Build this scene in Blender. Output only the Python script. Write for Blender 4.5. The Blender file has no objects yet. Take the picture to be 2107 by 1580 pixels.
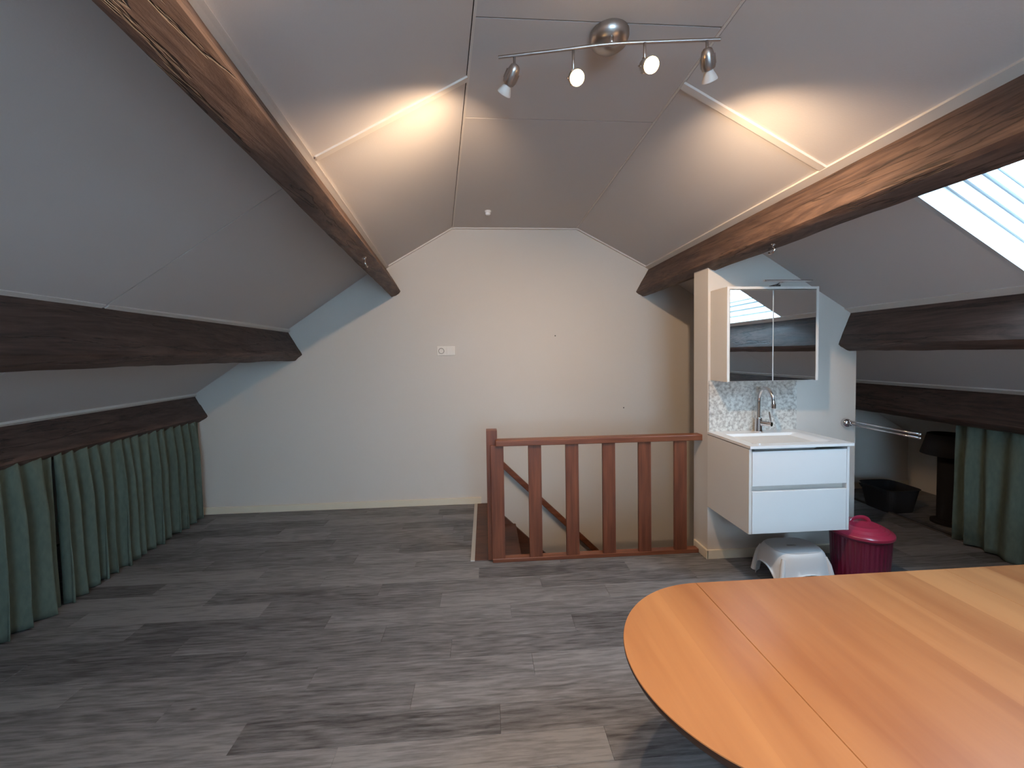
import bpy, bmesh, math, random
from mathutils import Vector, Matrix, noise
random.seed(7)
S = bpy.context.scene
COL = S.collection

# ------------------------------------------------------------------ camera
H = 1.38
YAW, PIT, ROL = 0.0678, -0.0353, -0.01503
cf = Vector((math.sin(YAW)*math.cos(PIT), math.cos(YAW)*math.cos(PIT), math.sin(PIT)))
cr = Vector((math.cos(YAW), -math.sin(YAW), 0)); cu = cr.cross(cf)
r2 = math.cos(ROL)*cr+math.sin(ROL)*cu; u2 = -math.sin(ROL)*cr+math.cos(ROL)*cu
cam = bpy.data.cameras.new('camera'); co = bpy.data.objects.new('camera', cam); COL.objects.link(co)
M = Matrix.Identity(4)
for i in range(3):
    M[i][0] = r2[i]; M[i][1] = u2[i]; M[i][2] = -cf[i]
M[2][3] = H
co.matrix_world = M
cam.sensor_width = 36; cam.lens = 14.01; cam.shift_y = -0.01535; cam.clip_start = .02
S.camera = co

# ------------------------------------------------------------------ world, daylight, exposure
W = bpy.data.worlds.new('world'); S.world = W; W.use_nodes = True
bg = W.node_tree.nodes['Background']; bg.inputs[0].default_value = (.50, .75, 1.0, 1); bg.inputs[1].default_value = 17.0
def portal(name, mat, sx, sy):
    l = bpy.data.lights.new(name, 'AREA'); l.shape = 'RECTANGLE'; l.size = sx; l.size_y = sy
    l.cycles.is_portal = True
    o = bpy.data.objects.new(name, l); COL.objects.link(o); o.matrix_world = mat; return o
S.view_settings.view_transform = 'Standard'; S.view_settings.look = 'None'
S.view_settings.exposure = 0.55; S.view_settings.gamma = 1; S.view_settings.use_curve_mapping = False
LAMP = 1.3        # overall strength of the spot lamps
S.cycles.max_bounces = 10; S.cycles.diffuse_bounces = 7; S.cycles.sample_clamp_indirect = 4
S.cycles.caustics_reflective = False; S.cycles.caustics_refractive = False

# ------------------------------------------------------------------ materials
def lin(c):
    return tuple(((v/255)/12.92 if v/255 <= .04045 else ((v/255+.055)/1.055)**2.4) for v in c)
def mat(name, rgb, rough=.5, metal=0, bump=0, bscale=60, var=0, vscale=5, stretch=None, spec=None, coat=0, rgb2=None, bdist=.002):
    m = bpy.data.materials.new(name); m.use_nodes = True; nt = m.node_tree; N = nt.nodes; L = nt.links
    b = N['Principled BSDF']; c = lin(rgb)
    b.inputs['Base Color'].default_value = (*c, 1); b.inputs['Roughness'].default_value = rough; b.inputs['Metallic'].default_value = metal
    if spec is not None: b.inputs['Specular IOR Level'].default_value = spec
    if coat: b.inputs['Coat Weight'].default_value = coat; b.inputs['Coat Roughness'].default_value = .15
    tc = N.new('ShaderNodeTexCoord'); mp = N.new('ShaderNodeMapping'); L.new(tc.outputs['Object'], mp.inputs[0])
    if stretch: mp.inputs['Scale'].default_value = stretch
    if var or rgb2:
        n = N.new('ShaderNodeTexNoise'); n.inputs['Scale'].default_value = vscale; n.inputs['Detail'].default_value = 6
        L.new(mp.outputs[0], n.inputs['Vector'])
        r = N.new('ShaderNodeValToRGB'); r.color_ramp.elements[0].position = .3; r.color_ramp.elements[1].position = .7
        if rgb2: a, d = c, lin(rgb2)
        else: a = tuple(v*(1-var) for v in c); d = tuple(min(1, v*(1+var)) for v in c)
        r.color_ramp.elements[0].color = (*a, 1); r.color_ramp.elements[1].color = (*d, 1)
        L.new(n.outputs[0], r.inputs[0]); L.new(r.outputs[0], b.inputs['Base Color'])
    if bump:
        n = N.new('ShaderNodeTexNoise'); n.inputs['Scale'].default_value = bscale; n.inputs['Detail'].default_value = 4
        L.new(mp.outputs[0], n.inputs['Vector'])
        bp = N.new('ShaderNodeBump'); bp.inputs['Strength'].default_value = bump; bp.inputs['Distance'].default_value = bdist
        L.new(n.outputs[0], bp.inputs['Height']); L.new(bp.outputs[0], b.inputs['Normal'])
    return m

def beam_mat(name, dark, light, sc=1.0):
    m = bpy.data.materials.new(name); m.use_nodes = True; nt = m.node_tree; N = nt.nodes; L = nt.links; b = N['Principled BSDF']
    tc = N.new('ShaderNodeTexCoord'); mp = N.new('ShaderNodeMapping'); L.new(tc.outputs['Object'], mp.inputs[0]); mp.inputs['Scale'].default_value = (1, .12, 1)
    n0 = N.new('ShaderNodeTexNoise'); n0.inputs['Scale'].default_value = 3.5; n0.inputs['Detail'].default_value = 3; L.new(mp.outputs[0], n0.inputs['Vector'])
    sc0 = N.new('ShaderNodeVectorMath'); sc0.operation = 'SCALE'; sc0.inputs['Scale'].default_value = .25; L.new(n0.outputs['Color'], sc0.inputs[0])
    ad = N.new('ShaderNodeVectorMath'); ad.operation = 'ADD'; L.new(mp.outputs[0], ad.inputs[0]); L.new(sc0.outputs[0], ad.inputs[1])
    n1 = N.new('ShaderNodeTexNoise'); n1.inputs['Scale'].default_value = 38*sc; n1.inputs['Detail'].default_value = 8; n1.inputs['Roughness'].default_value = .65; L.new(ad.outputs[0], n1.inputs['Vector'])
    r = N.new('ShaderNodeValToRGB'); e = r.color_ramp.elements
    e[0].position = .33; e[0].color = (*lin(dark), 1); e[1].position = .68; e[1].color = (*lin(light), 1)
    L.new(n1.outputs[0], r.inputs[0])
    # long drying cracks
    mc = N.new('ShaderNodeMapping'); L.new(tc.outputs['Object'], mc.inputs[0]); mc.inputs['Scale'].default_value = (7, .55, 7); mc.inputs['Rotation'].default_value = (.05, 0, .06)
    v = N.new('ShaderNodeTexVoronoi'); v.feature = 'DISTANCE_TO_EDGE'; v.inputs['Scale'].default_value = 1.0
    nn = N.new('ShaderNodeTexNoise'); nn.inputs['Scale'].default_value = 3; nn.inputs['Detail'].default_value = 5; L.new(mc.outputs[0], nn.inputs['Vector'])
    a2 = N.new('ShaderNodeVectorMath'); a2.operation = 'ADD'; L.new(mc.outputs[0], a2.inputs[0]); L.new(nn.outputs['Color'], a2.inputs[1]); L.new(a2.outputs[0], v.inputs['Vector'])
    cr_ = N.new('ShaderNodeValToRGB'); cr_.color_ramp.elements[0].position = .0; cr_.color_ramp.elements[0].color = (.12, .12, .12, 1)
    cr_.color_ramp.elements[1].position = .022; cr_.color_ramp.elements[1].color = (1, 1, 1, 1); L.new(v.outputs['Distance'], cr_.inputs[0])
    mx = N.new('ShaderNodeMixRGB'); mx.blend_type = 'MULTIPLY'; mx.inputs[0].default_value = .75; L.new(r.outputs[0], mx.inputs[1]); L.new(cr_.outputs[0], mx.inputs[2])
    L.new(mx.outputs[0], b.inputs['Base Color']); b.inputs['Roughness'].default_value = .62
    n2 = N.new('ShaderNodeTexNoise'); n2.inputs['Scale'].default_value = 12; n2.inputs['Detail'].default_value = 5
    mm = N.new('ShaderNodeMapping'); L.new(tc.outputs['Object'], mm.inputs[0]); mm.inputs['Scale'].default_value = (1, .5, 1); L.new(mm.outputs[0], n2.inputs['Vector'])
    s1 = N.new('ShaderNodeMath'); s1.operation = 'MULTIPLY_ADD'; s1.inputs[1].default_value = .5; L.new(n1.outputs[0], s1.inputs[0]); L.new(n2.outputs[0], s1.inputs[2])
    s2 = N.new('ShaderNodeMath'); s2.operation = 'MULTIPLY_ADD'; s2.inputs[1].default_value = .6; L.new(cr_.outputs[0], s2.inputs[0]); L.new(s1.outputs[0], s2.inputs[2])
    bp = N.new('ShaderNodeBump'); bp.inputs['Strength'].default_value = .8; bp.inputs['Distance'].default_value = .006; L.new(s2.outputs[0], bp.inputs['Height']); L.new(bp.outputs[0], b.inputs['Normal'])
    return m

def plank_mat():
    m = bpy.data.materials.new('grey_oak_vinyl'); m.use_nodes = True; nt = m.node_tree; N = nt.nodes; L = nt.links; b = N['Principled BSDF']
    tc = N.new('ShaderNodeTexCoord'); oi = N.new('ShaderNodeObjectInfo')
    mul = N.new('ShaderNodeMath'); mul.operation = 'MULTIPLY'; mul.inputs[1].default_value = 57.3; L.new(oi.outputs['Random'], mul.inputs[0])
    cb = N.new('ShaderNodeCombineXYZ'); L.new(mul.outputs[0], cb.inputs[0]); L.new(mul.outputs[0], cb.inputs[1]); L.new(mul.outputs[0], cb.inputs[2])
    ad = N.new('ShaderNodeVectorMath'); ad.operation = 'ADD'; L.new(tc.outputs['Object'], ad.inputs[0]); L.new(cb.outputs[0], ad.inputs[1])
    mp = N.new('ShaderNodeMapping'); mp.inputs['Scale'].default_value = (.9, 6.5, 1); L.new(ad.outputs[0], mp.inputs[0])
    n0 = N.new('ShaderNodeTexNoise'); n0.inputs['Scale'].default_value = 1.6; n0.inputs['Detail'].default_value = 3; L.new(mp.outputs[0], n0.inputs['Vector'])
    wv = N.new('ShaderNodeMath'); wv.operation = 'MULTIPLY'; wv.inputs[1].default_value = 16; L.new(n0.outputs[0], wv.inputs[0])
    sn = N.new('ShaderNodeMath'); sn.operation = 'SINE'
    w2 = N.new('ShaderNodeMath'); w2.operation = 'MULTIPLY'; w2.inputs[1].default_value = 3.0; L.new(wv.outputs[0], w2.inputs[0]); L.new(w2.outputs[0], sn.inputs[0])
    mp2 = N.new('ShaderNodeMapping'); mp2.inputs['Scale'].default_value = (2.4, 34, 1); L.new(ad.outputs[0], mp2.inputs[0])
    n1 = N.new('ShaderNodeTexNoise'); n1.inputs['Scale'].default_value = 3; n1.inputs['Detail'].default_value = 9; n1.inputs['Roughness'].default_value = .7; L.new(mp2.outputs[0], n1.inputs['Vector'])
    mx = N.new('ShaderNodeMath'); mx.operation = 'MULTIPLY_ADD'; mx.inputs[1].default_value = .06; L.new(sn.outputs[0], mx.inputs[0]); L.new(n1.outputs[0], mx.inputs[2])
    rr = N.new('ShaderNodeMath'); rr.operation = 'MULTIPLY_ADD'; rr.inputs[1].default_value = .26; L.new(oi.outputs['Random'], rr.inputs[0]); L.new(mx.outputs[0], rr.inputs[2])
    nb = N.new('ShaderNodeTexNoise'); nb.inputs['Scale'].default_value = 1.0; nb.inputs['Detail'].default_value = 2; L.new(mp.outputs[0], nb.inputs['Vector'])
    r3 = N.new('ShaderNodeMath'); r3.operation = 'MULTIPLY_ADD'; r3.inputs[1].default_value = .35; L.new(nb.outputs[0], r3.inputs[0]); L.new(rr.outputs[0], r3.inputs[2])
    r = N.new('ShaderNodeValToRGB'); e = r.color_ramp.elements; e[0].position = .5; e[1].position = 1.14
    e[0].color = (*lin((58, 58, 60)), 1); e[1].color = (*lin((136, 136, 139)), 1); L.new(r3.outputs[0], r.inputs[0])
    # small knots
    kn = N.new('ShaderNodeTexVoronoi'); kn.inputs['Scale'].default_value = 2.6; mk = N.new('ShaderNodeMapping'); mk.inputs['Scale'].default_value = (1, 2.2, 1); L.new(ad.outputs[0], mk.inputs[0]); L.new(mk.outputs[0], kn.inputs['Vector'])
    kr = N.new('ShaderNodeValToRGB'); kr.color_ramp.elements[0].position = .015; kr.color_ramp.elements[0].color = (.35, .33, .32, 1); kr.color_ramp.elements[1].position = .05; kr.color_ramp.elements[1].color = (1, 1, 1, 1)
    L.new(kn.outputs['Distance'], kr.inputs[0])
    mm = N.new('ShaderNodeMixRGB'); mm.blend_type = 'MULTIPLY'; mm.inputs[0].default_value = 1; L.new(r.outputs[0], mm.inputs[1]); L.new(kr.outputs[0], mm.inputs[2])
    L.new(mm.outputs[0], b.inputs['Base Color'])
    b.inputs['Roughness'].default_value = .5; b.inputs['Specular IOR Level'].default_value = .4
    bp = N.new('ShaderNodeBump'); bp.inputs['Strength'].default_value = .25; bp.inputs['Distance'].default_value = .001; L.new(n1.outputs[0], bp.inputs['Height']); L.new(bp.outputs[0], b.inputs['Normal'])
    return m

def table_mat():
    m = bpy.data.materials.new('beech_veneer'); m.use_nodes = True; nt = m.node_tree; N = nt.nodes; L = nt.links; b = N['Principled BSDF']
    tc = N.new('ShaderNodeTexCoord'); sx = N.new('ShaderNodeSeparateXYZ'); L.new(tc.outputs['Object'], sx.inputs[0])
    nw = N.new('ShaderNodeMath'); nw.operation = 'MULTIPLY'; nw.inputs[1].default_value = 1/.17; L.new(sx.outputs[0], nw.inputs[0])
    fl = N.new('ShaderNodeMath'); fl.operation = 'FLOOR'; L.new(nw.outputs[0], fl.inputs[0])
    wn = N.new('ShaderNodeTexWhiteNoise'); wn.noise_dimensions = '1D'; L.new(fl.outputs[0], wn.inputs['W'])
    mp = N.new('ShaderNodeMapping'); mp.inputs['Scale'].default_value = (5, .55, 1); L.new(tc.outputs['Object'], mp.inputs[0])
    n = N.new('ShaderNodeTexNoise'); n.inputs['Scale'].default_value = 2.2; n.inputs['Detail'].default_value = 7; n.inputs['Roughness'].default_value = .55; n.inputs['Distortion'].default_value = .35; L.new(mp.outputs[0], n.inputs['Vector'])
    a = N.new('ShaderNodeMath'); a.operation = 'MULTIPLY_ADD'; a.inputs[1].default_value = .45; L.new(wn.outputs['Value'], a.inputs[0]); L.new(n.outputs[0], a.inputs[2])
    r = N.new('ShaderNodeValToRGB'); e = r.color_ramp.elements; e[0].position = .3; e[1].position = 1.1
    e[0].color = (*lin((142, 90, 54)), 1); e[1].color = (*lin((174, 124, 80)), 1); L.new(a.outputs[0], r.inputs[0])
    L.new(r.outputs[0], b.inputs['Base Color']); b.inputs['Roughness'].default_value = .36
    return m

def stone_mat():
    m = bpy.data.materials.new('speckled_stone'); m.use_nodes = True; nt = m.node_tree; N = nt.nodes; L = nt.links; b = N['Principled BSDF']
    tc = N.new('ShaderNodeTexCoord')
    n = N.new('ShaderNodeTexNoise'); n.inputs['Scale'].default_value = 48; n.inputs['Detail'].default_value = 8; n.inputs['Roughness'].default_value = .65; L.new(tc.outputs['Object'], n.inputs['Vector'])
    r = N.new('ShaderNodeValToRGB'); e = r.color_ramp.elements; e[0].position = .34; e[0].color = (*lin((158, 152, 146)), 1); e[1].position = .58; e[1].color = (*lin((220, 218, 212)), 1)
    L.new(n.outputs[0], r.inputs[0])
    v = N.new('ShaderNodeTexVoronoi'); v.inputs['Scale'].default_value = 22; v.inputs['Randomness'].default_value = 1; L.new(tc.outputs['Object'], v.inputs['Vector'])
    r2_ = N.new('ShaderNodeValToRGB'); r2_.color_ramp.elements[0].position = .12; r2_.color_ramp.elements[0].color = (.55, .53, .52, 1); r2_.color_ramp.elements[1].position = .3; r2_.color_ramp.elements[1].color = (1, 1, 1, 1)
    L.new(v.outputs['Distance'], r2_.inputs[0])
    mx = N.new('ShaderNodeMixRGB'); mx.blend_type = 'MULTIPLY'; mx.inputs[0].default_value = .45; L.new(r.outputs[0], mx.inputs[1]); L.new(r2_.outputs[0], mx.inputs[2])
    L.new(mx.outputs[0], b.inputs['Base Color']); b.inputs['Roughness'].default_value = .3
    return m

def emit_mat(name, rgb, s):
    m = bpy.data.materials.new(name); m.use_nodes = True; b = m.node_tree.nodes['Principled BSDF']
    b.inputs['Base Color'].default_value = (*rgb, 1); b.inputs['Emission Color'].default_value = (*rgb, 1); b.inputs['Emission Strength'].default_value = s
    return m
def glass_mat(name):
    m = bpy.data.materials.new(name); m.use_nodes = True; nt = m.node_tree; N = nt.nodes; L = nt.links
    N.remove(N['Principled BSDF']); t = N.new('ShaderNodeBsdfTransparent'); g = N.new('ShaderNodeBsdfGlossy'); g.inputs['Roughness'].default_value = .02
    t.inputs[0].default_value = (.96, .98, .98, 1); x = N.new('ShaderNodeMixShader')
    x.inputs[0].default_value = .06; L.new(t.outputs[0], x.inputs[1]); L.new(g.outputs[0], x.inputs[2]); L.new(x.outputs[0], N['Material Output'].inputs[0])
    return m

WALL = mat('wall_plaster', (214, 208, 201), .85, bump=.35, bscale=180, bdist=.0012)
CEIL = mat('ceiling_board_paint', (208, 203, 201), .8, bump=.3, bscale=150, bdist=.0012)
BACKING = mat('roof_backing', (60, 55, 52), .9)
TRIM = mat('white_painted_lath', (222, 216, 210), .6, bump=.2, bscale=90)
CREAM = mat('cream_skirting_paint', (226, 216, 196), .5)
BEAM = beam_mat('old_brown_oak', (62, 45, 40), (112, 88, 76))
BEAM2 = beam_mat('dark_brown_oak', (54, 40, 36), (96, 75, 66))
BAN = beam_mat('stained_pine', (104, 56, 38), (142, 84, 58), 1.4)
BANV = mat('stained_pine_upright', (92, 50, 34), .42, rgb2=(128, 74, 50), vscale=14, stretch=(3, 3, .22), bump=.3, bscale=60)
BANH = mat('stained_pine_rail', (100, 55, 37), .38, rgb2=(134, 80, 54), vscale=14, stretch=(.22, 3, 3), bump=.3, bscale=60)
STAIR = mat('stair_wood', (70, 42, 32), .5, rgb2=(98, 62, 46), vscale=8, stretch=(1, 8, 1))
ALU = mat('aluminium_strip', (205, 203, 198), .35, metal=.6)
GREEN = mat('green_velour', (80, 93, 85), .95, bump=.5, bscale=500, bdist=.0006, rgb2=(90, 103, 94), vscale=60, stretch=(1, 1, .35))
WHITE = mat('white_lacquer', (234, 234, 234), .22, coat=.3)
CARC = mat('white_satin_panel', (226, 222, 216), .4)
CERAM = mat('white_ceramic', (240, 240, 240), .12, coat=.5)
CHROME = mat('chrome', (225, 225, 228), .07, metal=1)
NICKEL = mat('brushed_nickel', (186, 180, 176), .34, metal=1)
MIRROR = mat('mirror_glass', (236, 240, 240), .0, metal=1)
PLAST = mat('white_plastic', (238, 241, 244), .42)
PLASTT = mat('white_plastic_grained', (216, 220, 224), .6, bump=.6, bscale=260, bdist=.001)
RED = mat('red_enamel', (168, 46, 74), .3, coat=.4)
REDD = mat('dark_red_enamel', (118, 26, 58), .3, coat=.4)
DARK = mat('black_felt', (22, 21, 24), .9)
DARKH = mat('dark_hole', (10, 10, 10), .9)
TABLE = table_mat()
TEDGE = mat('shaded_table_edge', (72, 42, 28), .45, var=.2, vscale=20)  # shade along the table rim is put into this dark edge colour
TLEG = mat('black_table_leg', (30, 26, 26), .45)
STONE = stone_mat()
SOCK = mat('socket_plastic', (232, 226, 218), .35)
BULBON = emit_mat('lit_bulb', (1.0, .62, .26), 30)
FROST = mat('frosted_bulb', (228, 222, 216), .35)
GLASS = glass_mat('window_glass')
WINP = mat('white_window_lacquer', (214, 218, 220), .4)
SCREW = mat('steel_screw', (90, 84, 80), .4, metal=.8)
PLANK = plank_mat()

# ------------------------------------------------------------------ mesh helpers
def link(name, bm, m, parent=None, smooth=False, base=None):
    me = bpy.data.meshes.new(name)
    off = Vector((0, 0, 0))
    if parent is not None:
        p = parent
        while p is not None: off += p.location; p = p.parent
    if base is not None: off = off if parent is not None else Vector(base)
    if off.length: bmesh.ops.translate(bm, verts=bm.verts, vec=-off)
    bmesh.ops.recalc_face_normals(bm, faces=bm.faces)
    bm.to_mesh(me); bm.free()
    for x in (m if isinstance(m, (list, tuple)) else [m]): me.materials.append(x)
    if smooth:
        for f in me.polygons: f.use_smooth = True
    o = bpy.data.objects.new(name, me); COL.objects.link(o)
    if parent is not None: o.parent = parent
    elif base is not None: o.location = base
    return o
def autosmooth(o, ang=35):
    for f in o.data.polygons: f.use_smooth = True
    o.data.update()
    bm = bmesh.new(); bm.from_mesh(o.data); a = math.radians(ang)
    for e in bm.edges:
        if len(e.link_faces) == 2 and e.calc_face_angle(0) > a: e.smooth = False
        elif len(e.link_faces) != 2: e.smooth = False
    bm.to_mesh(o.data); bm.free(); return o
def tag(o, label, cat, group=None):
    o['label'] = label; o['category'] = cat
    if group: o['group'] = group
    return o
def thing(name, label, cat, loc, group=None):
    o = bpy.data.objects.new(name, None); COL.objects.link(o); o.location = loc; o.empty_display_size = .1
    return tag(o, label, cat, group)
def struct(o): o['kind'] = 'structure'; return o
def hexa(bm, c):     # c: 8 corners, bottom 4 then top 4 (same winding)
    v = [bm.verts.new(p) for p in c]
    for q in ((0, 3, 2, 1), (4, 5, 6, 7), (0, 1, 5, 4), (1, 2, 6, 5), (2, 3, 7, 6), (3, 0, 4, 7)): bm.faces.new([v[i] for i in q])
    return v
def box(bm, x0, x1, y0, y1, z0, z1, bev=0):
    t = bmesh.new()
    hexa(t, [(x0, y0, z0), (x1, y0, z0), (x1, y1, z0), (x0, y1, z0), (x0, y0, z1), (x1, y0, z1), (x1, y1, z1), (x0, y1, z1)])
    if bev: bmesh.ops.bevel(t, geom=t.edges[:], offset=bev, segments=2, affect='EDGES', profile=.5)
    merge(bm, t)
def merge(bm, t, M=None):
    if M is not None: bmesh.ops.transform(t, matrix=M, verts=t.verts)
    me = bpy.data.meshes.new('tmp'); t.to_mesh(me); t.free(); bm.from_mesh(me); bpy.data.meshes.remove(me)
def B(*a, **k):
    bm = bmesh.new(); box(bm, *a, **k); return bm
def lathe(bm, prof, c=(0, 0, 0), seg=32, M=None, flute=0, nf=0):
    t = bmesh.new(); rings = []
    for r, z in prof:
        if r < 1e-6: rings.append([t.verts.new((0, 0, z))])
        else: rings.append([t.verts.new(((r+flute*math.cos(nf*2*math.pi*i/seg))*math.cos(2*math.pi*i/seg), (r+flute*math.cos(nf*2*math.pi*i/seg))*math.sin(2*math.pi*i/seg), z)) for i in range(seg)])
    for a, b in zip(rings, rings[1:]):
        for i in range(seg):
            j = (i+1) % seg
            if len(a) == 1 and len(b) == 1: continue
            if len(a) == 1: t.faces.new([a[0], b[i], b[j]])
            elif len(b) == 1: t.faces.new([a[i], a[j], b[0]])
            else: t.faces.new([a[i], a[j], b[j], b[i]])
    MM = Matrix.Translation(c) @ (M if M is not None else Matrix.Identity(4))
    merge(bm, t, MM)
def aim(d):          # rotation taking +z to d
    return Vector((0, 0, 1)).rotation_difference(Vector(d).normalized()).to_matrix().to_4x4()
def tube(bm, pts, r, seg=12, caps=True, flat=1.0):
    pts = [Vector(p) for p in pts]; rings = []; up = None
    for i, p in enumerate(pts):
        d = (pts[min(i+1, len(pts)-1)]-pts[max(i-1, 0)]).normalized()
        if up is None: up = Vector((0, 0, 1)) if abs(d.z) < .9 else Vector((0, 1, 0))
        s = d.cross(up).normalized(); up = s.cross(d).normalized()
        rr = r[i] if isinstance(r, (list, tuple)) else r
        rings.append([bm.verts.new(p+s*math.cos(2*math.pi*k/seg)*rr+up*math.sin(2*math.pi*k/seg)*rr*flat) for k in range(seg)])
    for a, b in zip(rings, rings[1:]):
        for k in range(seg): bm.faces.new([a[k], a[(k+1) % seg], b[(k+1) % seg], b[k]])
    if caps: bm.faces.new(rings[0][::-1]); bm.faces.new(rings[-1])
def prism(bm, poly, d):   # polygon (3d points) extruded by vector d
    n = len(poly); a = [bm.verts.new(p) for p in poly]; b = [bm.verts.new(Vector(p)+Vector(d)) for p in poly]
    bm.faces.new(a[::-1]); bm.faces.new(b)
    for i in range(n): bm.faces.new([a[i], a[(i+1) % n], b[(i+1) % n], b[i]])

# ------------------------------------------------------------------ the roof shape
YF, YB = 3.67, -2.3                 # gable wall ahead, gable wall behind
def SK(x):                          # the left roof side runs askew, a little more towards the top
    t = ((-3.3, .055), (-2.54, .054), (-1.726, .058), (-.844, .087), (-.275, .112))
    if x <= t[0][0]: return t[0][1]
    for (a, p), (b, q) in zip(t, t[1:]):
        if x <= b: return p+(q-p)*(x-a)/(b-a)
    return t[-1][1]
def LS(x, y): return x+SK(x)*(YF-y)
ZF = 2.527
def zLU(x): return ZF-.589*(-.275-x)
def zLL(x): return 2.08+.69*(x+1.081)
def zRU(x): return ZF-.529*(x-.869)
def zRL(x): return 2.06-.62*(x-1.75)
# each surface: (xa, xb, z function, skew at xa, skew at xb, outward normal)
SURF = {
 'LU': (-.90, -.275, zLU, 1, 1, Vector((-.5075, 0, .8616))),
 'LL': (-3.3, -.80, zLL, 1, 1, Vector((-.568, 0, .823))),
 'FL': (-.275, .869, lambda x: ZF, 1, 0, Vector((0, 0, 1))),
 'RU': (.869, 1.56, zRU, 0, 0, Vector((.4676, 0, .8839))),
 'RL': (1.48, 4.25, zRL, 0, 0, Vector((.527, 0, .85))),
}
def sp(k, x, y, t=0):
    xa, xb, z, sa, sb, n = SURF[k]
    s = sa+(sb-sa)*(x-xa)/(xb-xa)
    return Vector((x+s*SK(x)*(YF-y), y, z(x)))+n*t
def slab(bm, k, x0, x1, y0, y1, t0, t1):
    hexa(bm, [sp(k, x0, y0, t0), sp(k, x1, y0, t0), sp(k, x1, y1, t0), sp(k, x0, y1, t0),
              sp(k, x0, y0, t1), sp(k, x1, y0, t1), sp(k, x1, y1, t1), sp(k, x0, y1, t1)])
def holed(bm, k, x0, x1, y0, y1, t0, t1, hx0, hx1, hy0, hy1):
    def ring(a, b, c, d, t): return [bm.verts.new(sp(k, *q, t)) for q in ((a, c), (b, c), (b, d), (a, d))]
    o0 = ring(x0, x1, y0, y1, t0); i0 = ring(hx0, hx1, hy0, hy1, t0); o1 = ring(x0, x1, y0, y1, t1); i1 = ring(hx0, hx1, hy0, hy1, t1)
    for i in range(4):
        j = (i+1) % 4
        bm.faces.new([o0[i], o0[j], i0[j], i0[i]]); bm.faces.new([o1[i], i1[i], i1[j], o1[j]])
        bm.faces.new([o0[i], o1[i], o1[j], o0[j]]); bm.faces.new([i0[i], i0[j], i1[j], i1[i]])
SKY = (1.73, 2.435, .66, 1.575)     # skylight opening: x0,x1,y0,y1 on the right lower slope

bm = bmesh.new()
for k in ('LU', 'LL', 'FL', 'RU'):
    slab(bm, k, SURF[k][0]-.02, SURF[k][1]+.02, YB-.1, YF+.1, .02, .06)
holed(bm, 'RL', 1.46, 4.3, YB-.1, YF+.1, .02, .06, *SKY)
ceiling = struct(link('ceiling', bm, BACKING))
g = .003
def panel(k, x0, x1, y0, y1, hole=None):
    bm = bmesh.new()
    if hole: holed(bm, k, x0+g, x1-g, y0+g, y1-g, 0, .02, *hole)
    else: slab(bm, k, x0+g, x1-g, y0+g, y1-g, 0, .02)
    return link('panel', bm, CEIL, ceiling)
for y0, y1 in ((1.70, YF), (-.74, 1.70), (YB, -.74)):
    panel('LU', -.90, -.275, y0, y1); panel('RU', .869, 1.56, y0, y1)
for y0, y1 in ((1.83, YF), (-.6, 1.83), (YB, -.6)): panel('LL', -3.3, -.80, y0, y1)
for y0, y1 in ((1.98, YF), (1.40, 1.98), (-.2, 1.40), (YB, -.2)): panel('FL', -.275, .869, y0, y1)
panel('RL', 1.48, 4.25, .45, YF, SKY); panel('RL', 1.48, 4.25, YB, .45)

# ------------------------------------------------------------------ gable walls, partition, low walls
def gable_poly(y, zlow):
    p = [(LS(-3.3, y), zLL(-3.3)), (LS(-.83, y), zLL(-.83)), (LS(-.80, y), zLU(-.80)), (LS(-.275, y), ZF), (.869, ZF), (1.50, zRU(1.50)), (1.53, zRL(1.53)), (4.25, zRL(4.25))]
    p = [(a, z+.03) for a, z in p]
    return [Vector((p[0][0], y, zlow))]+[Vector((a, y, z)) for a, z in p]+[Vector((p[-1][0], y, zlow))]
bm = bmesh.new(); prism(bm, gable_poly(YF, -2.4), (0, .12, 0))
wall_far = struct(link('wall_far', bm, WALL))
# wall behind the camera, with an unseen window added to supply soft daylight
GW = (-.35, 1.25, .95, 2.0)
bm = bmesh.new()
poly = gable_poly(YB, -.2)
def clip_box(bm, x0, x1, z0, z1): box(bm, x0, x1, YB-.12, YB, z0, z1)
bm2 = bmesh.new(); prism(bm2, poly, (0, -.12, 0)); me = bpy.data.meshes.new('t'); bm2.to_mesh(me); bm2.free()
# assemble the wall from pieces around the window
def zroof(x):
    xs = x-.085*(YF-YB)
    if xs < -.82: return zLL(xs)
    if xs < -.275: return zLU(xs)
    if x < .869: return ZF
    if x < 1.51: return zRU(x)
    return zRL(x)
bpy.data.meshes.remove(me)
def vpiece(x0, x1, zb):
    xs = sorted(set([x0, x1]+[q for q in (LS(-.82, YB), LS(-.275, YB), .869, 1.51) if x0 < q < x1]))
    pl = [Vector((x0, YB, zb))]+[Vector((q, YB, zroof(q)+.03)) for q in xs]+[Vector((x1, YB, zb))]
    prism(bm, pl, (0, -.12, 0))
vpiece(LS(-3.3, YB), GW[0], -.2); vpiece(GW[1], 4.25, -.2); vpiece(GW[0], GW[1], GW[3])
box(bm, GW[0], GW[1], YB-.12, YB, -.2, GW[2])
wall_behind = struct(link('wall_behind', bm, WALL))
# low walls under the eaves
bm = bmesh.new(); prism(bm, [Vector((LS(-3.28, YF), YF, -.2)), Vector((LS(-3.28, YB), YB, -.2)), Vector((LS(-3.28, YB), YB, zLL(-3.28)+.02)), Vector((LS(-3.28, YF), YF, zLL(-3.28)+.02))], (-.1, 0, 0))
struct(link('wall_left', bm, WALL))
bm = bmesh.new(); box(bm, 4.2, 4.3, YB, YF, -.2, zRL(4.2)+.02); struct(link('wall_right', bm, WALL))
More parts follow.
